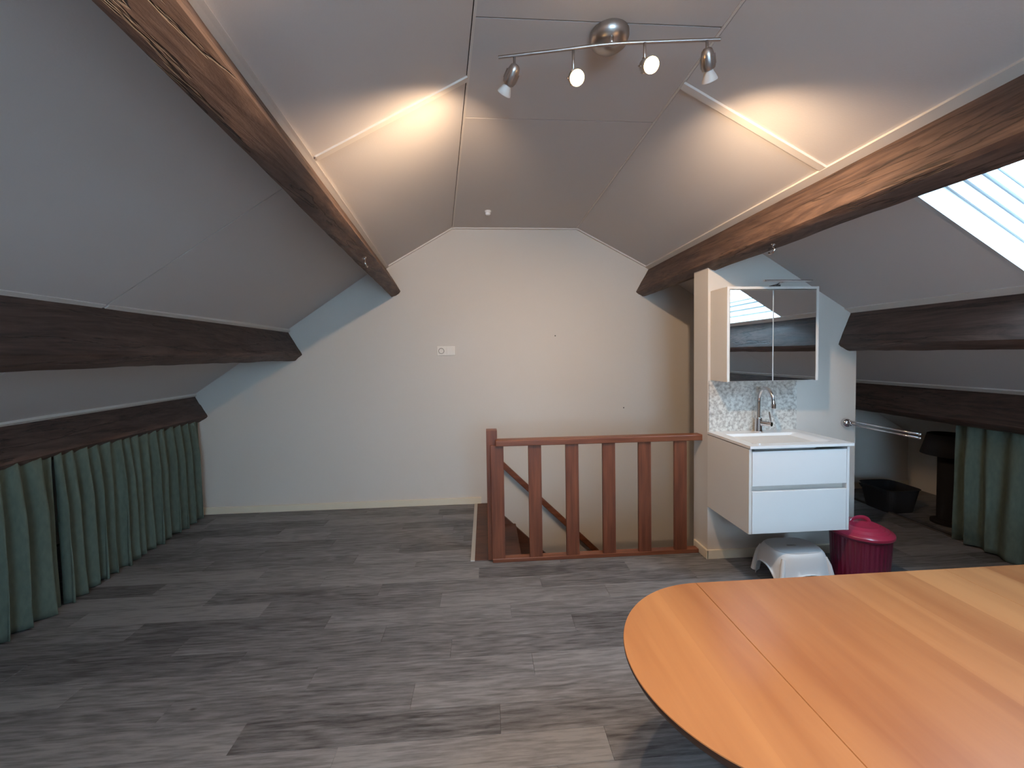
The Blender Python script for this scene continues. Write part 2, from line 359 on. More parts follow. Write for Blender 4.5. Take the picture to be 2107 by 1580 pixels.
# partition beside the stairwell
PX0, PX1, PY0, PY1 = 1.457, 2.492, 2.516, 2.69
bm = bmesh.new()
pl = [Vector((PX0, PY0, 0)), Vector((PX0, PY0, 1.93)), Vector((1.505, PY0, 1.90)), Vector((1.58, PY0, zRL(1.58)+.01)), Vector((PX1, PY0, zRL(PX1)+.01)), Vector((PX1, PY0, 0))]
prism(bm, pl, (0, PY1-PY0, 0)); struct(link('wall_partition', bm, WALL))

# ------------------------------------------------------------------ floor with planks, stairwell cut out
HX0, HX1, HY0 = 0.0, 2.3, 2.673
bm = bmesh.new()
FX0, FX1 = -3.2, 4.2
box(bm, FX0, FX1, YB, HY0, -.2, -.006); box(bm, FX0-.2, -.10, HY0, YF, -.2, -.006); box(bm, HX1, FX1, HY0, YF, -.2, -.006)
box(bm, -.10, HX0, HY0, YF, -.2, -.010)
floor = struct(link('floor', bm, BACKING))
PL, PW = .957, .127
offs = {0: .035, 1: -.316, 2: -.765, 3: -.182, 4: -.525, 5: -.84, 6: -.27, 7: -.641, 8: -.06, 9: -.481, 10: -.9, -1: .415}
share = {}
def plank_bm(x0, x1, y0, y1):
    bm = bmesh.new(); c = .0006
    b = [(x0, y0, -.006), (x1, y0, -.006), (x1, y1, -.006), (x0, y1, -.006)]
    mdl = [(x0+c*.5, y0+c*.5, -c*1.2), (x1-c*.5, y0+c*.5, -c*1.2), (x1-c*.5, y1-c*.5, -c*1.2), (x0+c*.5, y1-c*.5, -c*1.2)]
    t = [(x0+c*2, y0+c*2, 0), (x1-c*2, y0+c*2, 0), (x1-c*2, y1-c*2, 0), (x0+c*2, y1-c*2, 0)]
    V = [[bm.verts.new(p) for p in r] for r in (b, mdl, t)]
    for A, C in zip(V, V[1:]):
        for i in range(4): bm.faces.new([A[i], A[(i+1) % 4], C[(i+1) % 4], C[i]])
    bm.faces.new(V[2]); return bm
restbm = bmesh.new(); npl = 0
k0 = int((YB-1.404)/PW)-1
for k in range(k0, 19):
    y0 = 1.404+k*PW; y1 = min(y0+PW, YF)
    if y1 <= YB+.01 or y0 >= YF: continue
    y0 = max(y0, YB)
    o = offs.get(k, random.uniform(-.9, 0))
    n0 = int((FX0-o)/PL)-2
    for n in range(n0, n0+12):
        a, b = o+n*PL, o+(n+1)*PL; a = max(a, FX0); b = min(b, FX1)
        if b-a < .02: continue
        segs = [(a, b)]
        if y0 > HY0-.01:
            segs = []
            if a < -.115: segs.append((a, min(b, -.115)))
            if b > HX1: segs.append((max(a, HX1), b))
        for (p, q) in segs:
            if q-p < .01: continue
            if y0 < -.35 or q < -2.85 or p > 3.75:
                t = plank_bm(p, q, y0, y1); merge(restbm, t); continue
            npl += 1
            key = (round(q-p, 4), round(y1-y0, 4))
            if key not in share:
                bm = plank_bm(0, q-p, 0, y1-y0); ob = link('plank', bm, PLANK, floor); share[key] = ob.data
            else:
                ob = bpy.data.objects.new('plank', share[key]); COL.objects.link(ob); ob.parent = floor
            ob.location = (p, y0, 0)
rp = link('outer_planks', restbm, PLANK, floor); rp['kind'] = 'stuff'
print('planks', npl)

# ------------------------------------------------------------------ trims (laths and covings)
trn = [0]
def trim(bm, m=TRIM):
    trn[0] += 1; return struct(link('trim_%d' % trn[0], bm, m))
def lath(k, x0, x1, y0, y1, t=.009):
    bm = bmesh.new(); slab(bm, k, x0, x1, y0, y1, -t, .001); return trim(bm)
lath('LU', -.876, -.851, YB, YF, .012)              # along the upper left beam
lath('RU', 1.514, 1.556, YB, YF, .012)              # along the upper right beam
lath('LL', -1.775, -1.728, YB, 1.825, .022); lath('LL', -1.775, -1.728, 1.84, YF, .022)
lath('LL', -2.575, -2.535, YB, YF, .018)
lath('RL', 2.405, 2.45, SKY[3]-1.0, PY0, .006); lath('RL', 3.28, 3.32, YB, YF)
lath('LU', -.844, -.275, 1.686, 1.716, .008); lath('RU', .869, 1.514, 1.680, 1.715, .010)
# thin coving where ceiling meets the far wall
for k, a, b in (('LU', -.845, -.275), ('FL', -.275, .869), ('RU', .869, 1.52)):
    lath(k, a, b, YF-.022, YF+.001, .011)
# narrow cover strips along both edges of the flat ceiling
lath('FL', -.275, -.262, YB, YF-.02, .004); lath('FL', .856, .869, YB, YF-.02, .004)
# skirting boards
def skirt(name, x0, x1, y0, y1, h=.062):
    bm = bmesh.new(); box(bm, x0, x1, y0, y1, 0, h, .004); return struct(link(name, bm, CREAM))
skirt('baseboard_far', -3.2, -.055, YF-.016, YF+.001)
skirt('baseboard_partition', PX0-.012, PX1, PY0-.014, PY0+.001); skirt('baseboard_end', PX0-.014, PX0+.001, PY0-.014, PY1-.02)
skirt('baseboard_right', 2.33, 4.2, YF-.016, YF+.001)
bm = bmesh.new(); box(bm, 3.36, 3.385, 2.2, YF, -.005, .012, .003); trim(bm, mat('dark_threshold', (70, 66, 64), .6))

# ------------------------------------------------------------------ roof beams (purlins)
def beam(label, T, tip, bot, nrm, y0, y1, skew, m, seed):
    T = Vector((T[0], 0, T[1])); tip = Vector((tip[0], 0, tip[1])); bot = Vector((bot[0], 0, bot[1]))
    up = Vector((nrm[0], 0, nrm[1])).normalized()
    pts = [T+up*.10, T, tip, bot, bot+up*.32]
    ring = []
    for a, b, n in ((0, 1, 2), (1, 2, 9), (2, 3, 5), (3, 4, 6)):
        for i in range(n): ring.append(pts[a].lerp(pts[b], i/n))
    ring.append(pts[-1])
    cen = sum(ring, Vector())/len(ring); bm = bmesh.new(); N = int((y1-y0)/.045); rows = []
    for j in range(N+1):
        y = y0+(y1-y0)*j/N; r = []
        for i, p in enumerate(ring):
            q = Vector((p.x+(SK(T.x)*(YF-y) if skew else 0), y, p.z))
            d = (p-cen).normalized()
            w = noise.noise(Vector((i*.35+seed, y*2.2, seed)))*.006+noise.noise(Vector((i*.9, y*9, seed+5)))*.0035
            if 11 <= i <= 11: w -= .006
            if i in (16,): w -= .005
            r.append(bm.verts.new(q+d*w))
        rows.append(r)
    for a, b in zip(rows, rows[1:]):
        for i in range(len(ring)-1): bm.faces.new([a[i], a[i+1], b[i+1], b[i]])
        bm.faces.new([a[-1], a[0], b[0], b[-1]])
    bm.faces.new(rows[0]); bm.faces.new(rows[-1][::-1])
    o = link('roof_beam', bm, m); tag(o, label, 'beam', None); autosmooth(o, 28); return o
nl = (-.568, .823); nr = (.527, .85)
beam('brown rough timber beam along the top of the left slope, with a cup hook', (-.866, 2.158), (-.741, 1.957), (-.825, 1.902), nl, YB, YF, True, BEAM, 1)
beam('dark cracked timber beam halfway down the left slope', (-1.735, 1.603), (-1.619, 1.400), (-1.693, 1.345), nl, YB, YF, True, BEAM2, 2)
beam('dark timber beam with a knot above the green curtains on the left', (-2.545, 1.050), (-2.440, .870), (-2.53, .815), nl, YB, YF, True, BEAM2, 3)
beam('brown timber beam along the top of the right slope, lit orange by the lamps', (1.548, 2.160), (1.420, 1.942), (1.503, 1.897), nr, YB, YF, False, BEAM, 4)
beam('dark timber beam below the skylight, running into the washbasin wall', (2.450, 1.628), (2.360, 1.409), (2.442, 1.364), nr, YB, YF, False, BEAM2, 5)
beam('lowest timber beam on the right, in deep shadow above a curtain', (3.325, 1.085), (3.21, .885), (3.29, .835), nr, YB, YF, False, BEAM2, 6)

# ------------------------------------------------------------------ skylight
def skylight():
    x0, x1, y0, y1 = SKY
    bm = bmesh.new()
    def frame(bm, inset, w, t0, t1, topx=0):
        a, b, c, d = x0+inset+topx, x1-inset, y0+inset, y1-inset
        for q in ((a, a+w, c, d), (b-w, b, c, d)): slab(bm, 'RL', q[0], q[1], q[2], q[3], t0, t1)
        for q in ((a+w, b-w, c, c+w), (a+w, b-w, d-w, d)): slab(bm, 'RL', q[0], q[1], q[2], q[3], t0, t1)
    bm = bmesh.new(); frame(bm, -.02, .021, .0, .10)
    w = struct(link('window_1', bm, WINP))
    b2 = bmesh.new(); frame(b2, -.02, .030, .100, .155); link('window_frame', b2, WINP, w)
    b2 = bmesh.new(); frame(b2, -.02, .040, .160, .212); link('window_frame', b2, WINP, w)
    b2 = bmesh.new(); frame(b2, -.02, .052, .217, .255)
    slab(b2, 'RL', x0+.03, x0+.235, y0+.03, y1-.03, .205, .255)
    link('sash', b2, WINP, w)
    b2 = bmesh.new(); frame(b2, -.02, .060, .258, .295); slab(b2, 'RL', x0+.03, x0+.245, y0+.04, y1-.04, .258, .295); link('glazing_bead', b2, WINP, w)
    b2 = bmesh.new(); slab(b2, 'RL', x0+.24, x1-.038, y0+.038, y1-.038, .297, .303); link('glass_pane', b2, GLASS, w)
    b2 = bmesh.new(); slab(b2, 'RL', x0+.17, x0+.195, y0+.2, y1-.2, .180, .200); link('handle_bar', b2, WINP, w)
    c = sp('RL', (x0+.2+x1)/2, (y0+y1)/2, .33); n = Vector((.527, 0, .85)); X = Vector((0, 1, 0)); Z = n; Yv = Z.cross(X)
    M = Matrix.Identity(4)
    for i in range(3): M[i][0] = X[i]; M[i][1] = Yv[i]; M[i][2] = Z[i]; M[i][3] = c[i]
    portal('skylight_daylight', M, y1-y0, (x1-x0-.15)*1.2)
skylight()
# unseen window in the wall behind, added to give the room daylight
bm = bmesh.new(); a, b, c, d = GW
for q in ((a, b, c, c+.06), (a, b, d-.06, d), (a, a+.06, c+.06, d-.06), (b-.06, b, c+.06, d-.06), ((a+b)/2-.03, (a+b)/2+.03, c+.06, d-.06)): box(bm, q[0], q[1], YB-.09, YB-.02, q[2], q[3])
w2 = struct(link('added_window', bm, WINP))
for q in ((a+.06, (a+b)/2-.03), ((a+b)/2+.03, b-.06)):
    link('glass_pane', B(q[0], q[1], YB-.06, YB-.055, c+.06, d-.06), GLASS, w2)
M = Matrix.Translation(((a+b)/2, YB-.13, (c+d)/2)) @ Matrix.Rotation(math.radians(-90), 4, 'X')
portal('added_window_daylight', M, b-a, d-c)

# ------------------------------------------------------------------ stairs and railing
st = thing('staircase', 'brown wooden stairs descending to the right in the stairwell', 'stairs', (0, 3.2, -.2))
for i in range(7):
    zt = -.19*(i+1); x = .03+.20*i
    link('tread', B(x-.02, x+.23, HY0+.09, YF-.032, zt-.035, zt, bev=.004), STAIR, st)
    link('riser', B(x-.012, x+.004, HY0+.09, YF-.032, zt, zt+.155), STAIR, st)
for yy, nm in ((YF-.031, 'stringer'), (HY0+.055, 'stringer')):
    bm = bmesh.new()
    prism(bm, [Vector((.006, yy, .024)), Vector((1.6, yy, -1.52)), Vector((1.6, yy, -1.86)), Vector((.006, yy, -.31))], (0, .028, 0))
    link(nm, bm, STAIR, st)
bm = bmesh.new(); box(bm, -.092, .004, HY0-.04, YF-.01, -.012, .004, .002); trim(bm, STAIR)
# stairwell lining
struct(link('wall_stairwell_near', B(-.02, HX1, HY0-.02, HY0, -2.4, -.01), WALL)); struct(link('wall_stairwell_right', B(HX1, HX1+.05, HY0, YF, -2.4, -.2), WALL))
struct(link('wall_stairwell_left', B(-.06, -.0, HY0, YF, -2.4, -.2), WALL)); struct(link('floor_below', B(-.02, HX1, HY0, YF, -2.45, -2.4), BACKING))
bm = bmesh.new(); box(bm, -.118, -.090, HY0-.045, YF-.02, -.002, .006, .0015); trim(bm, ALU)
hr = thing('wall_handrail', 'sloping brown handrail on the far wall, following the stairs down', 'handrail', (.12, 3.62, .40))
bm = bmesh.new()
ph = [Vector((.04, 3.60, .475)), Vector((1.20, 3.60, -.66))]
d = (ph[1]-ph[0]).normalized(); nn = Vector((-d.z, 0, d.x)) if d.x > 0 else Vector((0, 0, 1))
nn = Vector((-d.z, 0, d.x)); nn = nn if nn.z > 0 else -nn
prism(bm, [ph[0]+nn*.024, ph[1]+nn*.024, ph[1]-nn*.024, ph[0]-nn*.024], (0, .035, 0)); bmesh.ops.bevel(bm, geom=bm.edges[:], offset=.006, segments=2, affect='EDGES')
link('rail', bm, BANH, hr)
for t in (.2, .8):
    p = ph[0].lerp(ph[1], t); bm = bmesh.new(); tube(bm, [p+Vector((0, .03, -.0)), p+Vector((0, .069, -.0))], .012); link('bracket', bm, SCREW, hr)
rail = thing('stair_railing', 'reddish brown wooden railing with six flat balusters in front of the stairwell', 'railing', (.72, 2.6, 0))
RY = 2.616
link('newel_post', B(.000, .072, RY+.006, RY+.078, .005, .878, bev=.003), BANV, rail)
link('handrail', B(.060, 1.475, RY-.035, RY+.035, .778, .818, bev=.005), BANH, rail)
link('bottom_rail', B(.030, PX0-.015, RY-.022, RY+.030, 0.0, .026, bev=.003), BANH, rail)
def rx(px): return .0335+(px-1009)*(1.3225)/(1386-1009)
for px in (1009, 1084.5, 1160, 1235.5, 1310, 1385.5):
    x = .027+(px-1009)*.00331
    bm = bmesh.new(); prism(bm, [Vector((x, RY-.018, .022)), Vector((x+.087, RY-.018, .022)), Vector((x+.085, RY-.018, .782)), Vector((x-.001, RY-.018, .782))], (0, .022, 0))
    bmesh.ops.bevel(bm, geom=bm.edges[:], offset=.002, segments=1, affect='EDGES'); link('baluster', bm, BANV, rail)

# ------------------------------------------------------------------ curtains
def curtain(label, x_of, y0, y1, ztop, zbot, folds, seed, amp=.032, dirx=1, par='green curtains'):
    rnd = random.Random(seed); n = int(folds*14); m_ = 26; L = y1-y0
    ph = [rnd.uniform(.75, 1.25) for _ in range(folds+2)]; acc = [0]
    for p in ph[:folds]: acc.append(acc[-1]+p)
    tot = acc[-1]; am = [rnd.uniform(.6, 1.25) for _ in range(folds+2)]; tilt = [rnd.uniform(-.012, .012) for _ in range(folds+2)]
    bm = bmesh.new(); grid = []
    for i in range(n+1):
        s = i/n*tot; j = max(q for q in range(folds+1) if acc[q] <= s+1e-9); j = min(j, folds-1)
        f = (s-acc[j])/ph[j]; col = []
        y = y0+L*s/tot
        for k in range(m_+1):
            v = k/m_; z = ztop+(zbot-ztop)*v
            head = max(0, 1-v/.12)
            a = amp*am[j]*(.45+.55*min(1, v/.35))
            w = math.sin(2*math.pi*f)
            off = a*math.copysign(abs(w)**.75, w)*(1-.25*head)+head*.007*math.sin(s*2*math.pi*2.6+seed)
            off += .012*noise.noise(Vector((s*.8, v*2.2, seed)))*v
            fl = .03*v*math.sin(s*.9+seed)
            yy = y+.22*a*math.sin(4*math.pi*f)*v+tilt[j]*v*2*math.sin(math.pi*f)
            yy = min(max(yy, y0-.01), y1+.0)
            zz = z+(.006*math.sin(s*1.7+seed)*v)
            if k == m_: zz = max(zz, .004)
            col.append(bm.verts.new((x_of(yy)+dirx*(off+.012*v), yy, zz)))
        grid.append(col)
    for a, b in zip(grid, grid[1:]):
        for k in range(m_): bm.faces.new([a[k], a[k+1], b[k+1], b[k]])
    base = (x_of((y0+y1)/2), (y0+y1)/2, zbot)
    o = link('curtain', bm, GREEN, None, True, base)
    s = o.modifiers.new('thickness', 'SOLIDIFY'); s.thickness = .0025
    o['label'] = label; o['category'] = 'curtain'; o['group'] = par
    return o
lx = lambda y: -2.50+.072*(YF-y)
curtain('green pleated curtain under the low left beam, nearest the far wall', lx, 2.37, 3.615, .87, .008, 15, 3, amp=.040)
curtain('green pleated curtain under the low left beam, cut off by the photo edge', lx, 1.05, 2.355, .87, .008, 13, 9, amp=.044)
curtain('dark green curtain hanging in shadow under the low right beam', lambda y: 3.34, .9, 2.60, .87, .01, 13, 5, amp=.035, dirx=-1)

# ------------------------------------------------------------------ vanity, basin, tap
VX0, VX1, VY0, VY1, VZ0, VZ1 = 1.455, 2.050, 2.100, 2.516, .352, .832
van = thing('vanity_cabinet', 'white wall-hung washbasin cabinet with two drawers', 'cabinet', (1.75, 2.3, VZ0))
t = .016
bm = bmesh.new(); box(bm, VX0, VX0+t, VY0, VY1-.001, VZ0, VZ1, .0012); link('side_panel', bm, CARC, van)
link('side_panel', B(VX1-t, VX1, VY0, VY1-.001, VZ0, VZ1, bev=.0012), WHITE, van)
link('bottom_panel', B(VX0+t, VX1-t, VY0+.02, VY1-.001, VZ0, VZ0+t), CARC, van)
link('back_panel', B(VX0+t, VX1-t, VY1-.012, VY1-.001, VZ0+t, VZ1), CARC, van)
link('inner_rail', B(VX0+t, VX1-t, VY0+.03, VY0+.045, .585, .655), CARC, van)
for z0, z1 in ((.623, .818), (VZ0+.002, .592)):
    dr = link('drawer', B(VX0+t+.003, VX1-t-.003, VY0-.002, VY0+.016, z0, z1, bev=.0015), WHITE, van)
bm = bmesh.new(); box(bm, VX0+.014, VX1-.014, VY0+.012, VY1-.002, VZ1-.001, .836); link('top_gap_rail', bm, CARC, van)
# basin: a slab with a sunken bowl
BX0, BX1, BY0, BY1, BZ = 1.452, 2.064, 2.086, 2.5155, .852
bx0, bx1, by0, by1 = 1.515, 1.995, 2.150, 2.415
nx, ny = 60, 44; bm = bmesh.new(); g_ = []
for i in range(nx+1):
    c = []
    for j in range(ny+1):
        x = BX0+(BX1-BX0)*i/nx; y = BY0+(BY1-BY0)*j/ny
        dx0 = (x-bx0)/.028; dx1 = (bx1-x)/.20; dy0 = (y-by0)/.020; dy1 = (by1-y)/.020
        q = min(dx0, dx1, dy0, dy1); q = max(0, min(1, q)); q = q*q*(3-2*q)
        c.append(bm.verts.new((x, y, BZ-.085*q-.0*q)))
    g_.append(c)
for a, b in zip(g_, g_[1:]):
    for j in range(ny): bm.faces.new([a[j], b[j], b[j+1], a[j+1]])
edge = [g_[i][0] for i in range(nx+1)]+[g_[nx][j] for j in range(1, ny+1)]+[g_[i][ny] for i in range(nx-1, -1, -1)]+[g_[0][j] for j in range(ny-1, 0, -1)]
low = [bm.verts.new((v.co.x, v.co.y, BZ-.015)) for v in edge]; low2 = []
for i in range(len(edge)): bm.faces.new([edge[i], low[i], low[(i+1) % len(edge)], edge[(i+1) % len(edge)]])
bas = thing('washbasin', 'white ceramic washbasin with a rectangular bowl on the white cabinet', 'sink', (1.75, 2.3, .837))
o = link('basin', bm, CERAM, bas); autosmooth(o, 40)
bm = bmesh.new(); lathe(bm, [(0, .002), (.009, .002), (.0125, 0), (.0125, -.004)], (1.762, by1-.0105, .822), 20, aim((0, -1, .3))); link('overflow_ring', bm, CHROME, bas, True)
bm = bmesh.new(); lathe(bm, [(0, .0035), (.0095, .003)], (1.762, by1-.0115, .822), 16, aim((0, -1, .3))); link('overflow_hole', bm, DARKH, bas)
bm = bmesh.new(); lathe(bm, [(0, .004), (.026, .003), (.03, 0)], (1.755, 2.28, BZ-.085), 24); link('drain', bm, CHROME, bas, True)
tap = thing('basin_tap', 'chrome swan-neck mixer tap with a side lever on the basin', 'tap', (1.772, 2.468, BZ))
bm = bmesh.new(); lathe(bm, [(0, 0), (.023, 0), (.024, .004), (.0215, .010), (.020, .088), (.0185, .091), (0, .091)], (1.772, 2.468, BZ), 28); autosmooth(link('tap_body', bm, CHROME, tap), 30)
bm = bmesh.new(); pts = [(1.772, 2.468, BZ+.085), (1.772, 2.468, 1.045)]
for i in range(1, 17):
    a = math.pi*i/16; pts.append((1.772, 2.468-.0665+.0665*math.cos(a), 1.045+.096*math.sin(a)))
pts += [(1.772, 2.335, 1.036)]
tube(bm, pts, .0105, 16); autosmooth(link('spout', bm, CHROME, tap), 50)
bm = bmesh.new(); lathe(bm, [(0, 0), (.013, 0), (.0135, .004), (.0135, .028), (0, .028)], (1.772, 2.334, 1.022), 20); autosmooth(link('aerator', bm, CHROME, tap), 30)
bm = bmesh.new(); lathe(bm, [(0, 0), (.016, 0), (.016, .068), (.014, .072), (0, .072)], (1.779, 2.462, BZ+.058), 24, aim((.42, -.9, 0))); autosmooth(link('cartridge', bm, CHROME, tap), 30)
bm = bmesh.new(); tube(bm, [(1.805, 2.405, BZ+.066), (1.803, 2.402, BZ+.09), (1.797, 2.405, BZ+.138)], [.007, .006, .0045], 10); autosmooth(link('lever', bm, CHROME, tap), 50)
# splashback
o = link('splashback', B(1.462, 2.066, 2.508, 2.5158, .8525, 1.188), STONE, None, False, (1.76, 2.512, .8525)); tag(o, 'speckled grey stone splashback panel behind the tap', 'panel')

# ------------------------------------------------------------------ mirror cabinet
CX0, CX1, CY0, CY1, CZ0, CZ1 = 1.473, 2.063, 2.335, 2.5155, 1.190, 1.770
mc = thing('mirror_cabinet', 'white mirror cabinet with two mirrored doors above the washbasin', 'cabinet', (1.77, 2.42, CZ0))
link('side_panel', B(CX0, CX0+.016, CY0, CY1, CZ0, CZ1, bev=.001), CARC, mc); link('side_panel', B(CX1-.016, CX1, CY0, CY1, CZ0, CZ1, bev=.001), CARC, mc)
link('top_panel', B(CX0+.016, CX1-.016, CY0, CY1, CZ1-.016, CZ1, bev=.001), CARC, mc); link('bottom_panel', B(CX0+.016, CX1-.016, CY0+.022, CY1, CZ0, CZ0+.016), CARC, mc)
link('back_panel', B(CX0+.016, CX1-.016, CY1-.006, CY1, CZ0+.016, CZ1-.016), CARC, mc)
mid = (CX0+CX1)/2
for a, b in ((CX0+.0185, mid-.0028), (mid+.0028, CX1-.0185)):
    dd = link('door', B(a, b, CY0+.0045, CY0+.020, CZ0+.003, CZ1-.0205), CARC, mc)
    link('mirror', B(a+.0012, b-.0012, CY0+.001, CY0+.0045, CZ0+.0045, CZ1-.022), MIRROR, dd)
link('centre_strip', B(mid-.0018, mid+.0018, CY0+.003, CY0+.02, CZ0+.003, CZ1-.02), WHITE, mc)
ml = thing('mirror_lamp', 'slim chrome bar lamp above the mirror cabinet, unlit', 'lamp', (1.80, 2.36, CZ1))
link('light_bar', B(1.665, 1.965, 2.268, 2.290, 1.792, 1.799, bev=.002), CHROME, ml)
link('diffuser', B(1.675, 1.955, 2.270, 2.288, 1.7895, 1.792), FROST, ml)
bm = bmesh.new(); box(bm, 1.785, 1.825, 2.35, 2.40, CZ1, CZ1+.014, .002); link('mount', bm, SCREW, ml)
bm = bmesh.new(); tube(bm, [(1.805, 2.372, CZ1+.012), (1.808, 2.335, CZ1+.024), (1.812, 2.285, 1.796)], .005, 8); link('arm', bm, CHROME, ml, True)

# ------------------------------------------------------------------ towel rail
tr = thing('towel_rail', 'chrome double-bar towel rail sticking out from the washbasin wall', 'towel rail', (2.405, 2.516, .885))
bm = bmesh.new(); lathe(bm, [(0, .034), (.012, .033), (.022, .027), (.029, .017), (.032, .004), (.032, 0), (0, 0)], (2.418, 2.516, .885), 32, aim((0, -1, 0))); autosmooth(link('rosette', bm, CHROME, tr), 50)
bm = bmesh.new(); tube(bm, [(2.425, 2.486, .868), (2.425, 2.486, .905)], .008, 12); link('pivot', bm, CHROME, tr, True)
for dz, dx in ((.900, 0), (.878, .0)):
    bm = bmesh.new(); tube(bm, [(2.425, 2.486, dz), (2.425+dx, 2.06, dz-.003)], .0058, 12); link('bar', bm, CHROME, tr, True)
    bm = bmesh.new(); lathe(bm, [(0, 0), (.007, 0), (.0078, .004), (.0065, .01), (0, .012)], (2.425, 2.062, dz-.003), 12, aim((0, -1, 0))); link('end_cap', bm, CHROME, tr, True)

# ------------------------------------------------------------------ stool
def stool():
    cx, cy, hgt = 1.822, 2.235, .207
    s = thing('step_stool', 'low white plastic step stool below the washbasin cabinet', 'stool', (cx, cy, 0))
    bm = bmesh.new(); NU = 96; prof = [(0, 0, .045), (.02, .3, .042), (.045, .55, .036), (.08, .72, .03), (.12, .86, .026), (.17, .96, .024), (.205, 1, .022)]
    # side walls: rounded-rectangle loops flaring downwards, with an arch cut in each side
    def loop(f, z):
        a = .137+.048*f; b = .098+.044*f; out = []
        for i in range(NU):
            t_ = 2*math.pi*i/NU; c_, s_ = math.cos(t_), math.sin(t_); n_ = 3.0
            out.append(Vector((cx+math.copysign(abs(c_)**(2/n_), c_)*a, cy+math.copysign(abs(s_)**(2/n_), s_)*b, z)))
        return out
    lv = [(0.0, hgt), (.14, hgt-.003), (.28, hgt-.009), (.42, hgt-.020), (.54, hgt-.036), (.64, hgt-.056), (.72, hgt-.080), (.80, hgt-.110), (.88, hgt-.145), (1.0, 0.0)]
    rings = []
    for f, z in lv:
        L_ = loop(f, z); r = []
        for i, p in enumerate(L_):
            t_ = 2*math.pi*(i)/NU; q = p.copy()
            # arches: raise the lower vertices in the middle of each side
            ang = (t_ % (math.pi/2))-math.pi/4 if False else 0
            xl = (p.x-cx)/(.137+.048*f); yl = (p.y-cy)/(.098+.044*f)
            if abs(yl) > .93: u = abs(xl)/.62; top = .105
            elif abs(xl) > .93: u = abs(yl)/.62; top = .120
            else: u = 2; top = 0
            if u < 1:
                za = top*math.sqrt(max(0, 1-u**2.6))
                if q.z < za: q.z = za
            r.append(bm.verts.new(q))
        rings.append(r)
    for a, b in zip(rings, rings[1:]):
        for i in range(NU):
            j = (i+1) % NU
            vs = [a[i], a[j], b[j], b[i]]
            if (vs[0].co-vs[3].co).length < 1e-5 and (vs[1].co-vs[2].co).length < 1e-5: continue
            bm.faces.new(vs)
    bmesh.ops.remove_doubles(bm, verts=bm.verts, dist=1e-5)
    o = link('body', bm, PLAST, s); autosmooth(o, 60)
    m = o.modifiers.new('wall', 'SOLIDIFY'); m.thickness = .004; m.offset = -1
    # corner ribs
    for sx in (-1, 1):
        for sy in (-1, 1):
            bm = bmesh.new(); tube(bm, [(cx+sx*(.128), cy+sy*(.092), hgt-.030), (cx+sx*.140, cy+sy*.103, hgt-.07), (cx+sx*.150, cy+sy*.111, hgt-.13), (cx+sx*.158, cy+sy*.118, .012)], [.009, .013, .015, .016], 12); autosmooth(link('leg', bm, PLAST, s), 50)
    # grained top with a grip slot
    bm = bmesh.new(); o_ = []; i_ = []; u_ = []
    for i in range(NU):
        t_ = 2*math.pi*i/NU; c_, s_ = math.cos(t_), math.sin(t_); n_ = 3.0
        o_.append(bm.verts.new((cx+math.copysign(abs(c_)**(2/n_), c_)*.141, cy+math.copysign(abs(s_)**(2/n_), s_)*.101, hgt+.0015)))
        px, py = math.copysign(abs(c_)**(.35), c_)*.034, math.copysign(abs(s_)**(.5), s_)*.009
        i_.append(bm.verts.new((cx+px, cy+py, hgt+.0025))); u_.append(bm.verts.new((cx+px*.97, cy+py*.9, hgt-.012)))
    for A, C in ((o_, i_), (i_, u_)):
        for i in range(NU): bm.faces.new([A[i], A[(i+1) % NU], C[(i+1) % NU], C[i]])
    link('grained_top', bm, PLASTT, s)
    bm = bmesh.new(); box(bm, cx-.036, cx+.036, cy-.010, cy+.010, hgt-.014, hgt-.011); link('grip_slot', bm, DARKH, s)
stool()

# ------------------------------------------------------------------ waste bin
def waste_bin():
    cx, cy = 2.204, 2.185
    s = thing('waste_bin', 'red ribbed metal waste bin with a domed lid beside the cabinet', 'bin', (cx, cy, 0))
    bm = bmesh.new(); lathe(bm, [(0, 0), (.122, 0), (.126, .006), (.130, .02)], (cx, cy, 0), 96); lathe(bm, [(.130, .02), (.1345, .10), (.139, .20), (.143, .285)], (cx, cy, 0), 144, flute=.0022, nf=36); lathe(bm, [(.143, .285), (.149, .292), (.149, .306), (.144, .312)], (cx, cy, 0), 96)
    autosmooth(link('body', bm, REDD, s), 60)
    bm = bmesh.new(); lathe(bm, [(.153, .296), (.156, .300), (.156, .312), (.151, .318), (.132, .328), (.128, .327), (.112, .339), (.108, .338), (.086, .350), (.082, .349), (.05, .358), (0, .361)], (cx, cy, 0), 64)
    lid = link('lid', bm, RED, s); autosmooth(lid, 30)
    bm = bmesh.new(); pts = []
    for i in range(13):
        a = math.pi*i/12; pts.append((cx-.052*math.cos(a)-.0, cy-.0+.006*math.cos(a), .352+.034*math.sin(a)))
    tube(bm, pts, .011, 8, flat=.3); link('lid_handle', bm, RED, lid)
    bm = bmesh.new(); pts = [(cx+.140, cy-.03, .255), (cx+.165, cy-.03, .25), (cx+.168, cy-.03, .22), (cx+.166, cy+.03, .22), (cx+.163, cy+.03, .25), (cx+.140, cy+.03, .255)]
    tube(bm, pts, .004, 8); link('side_handle', bm, REDD, s)
waste_bin()

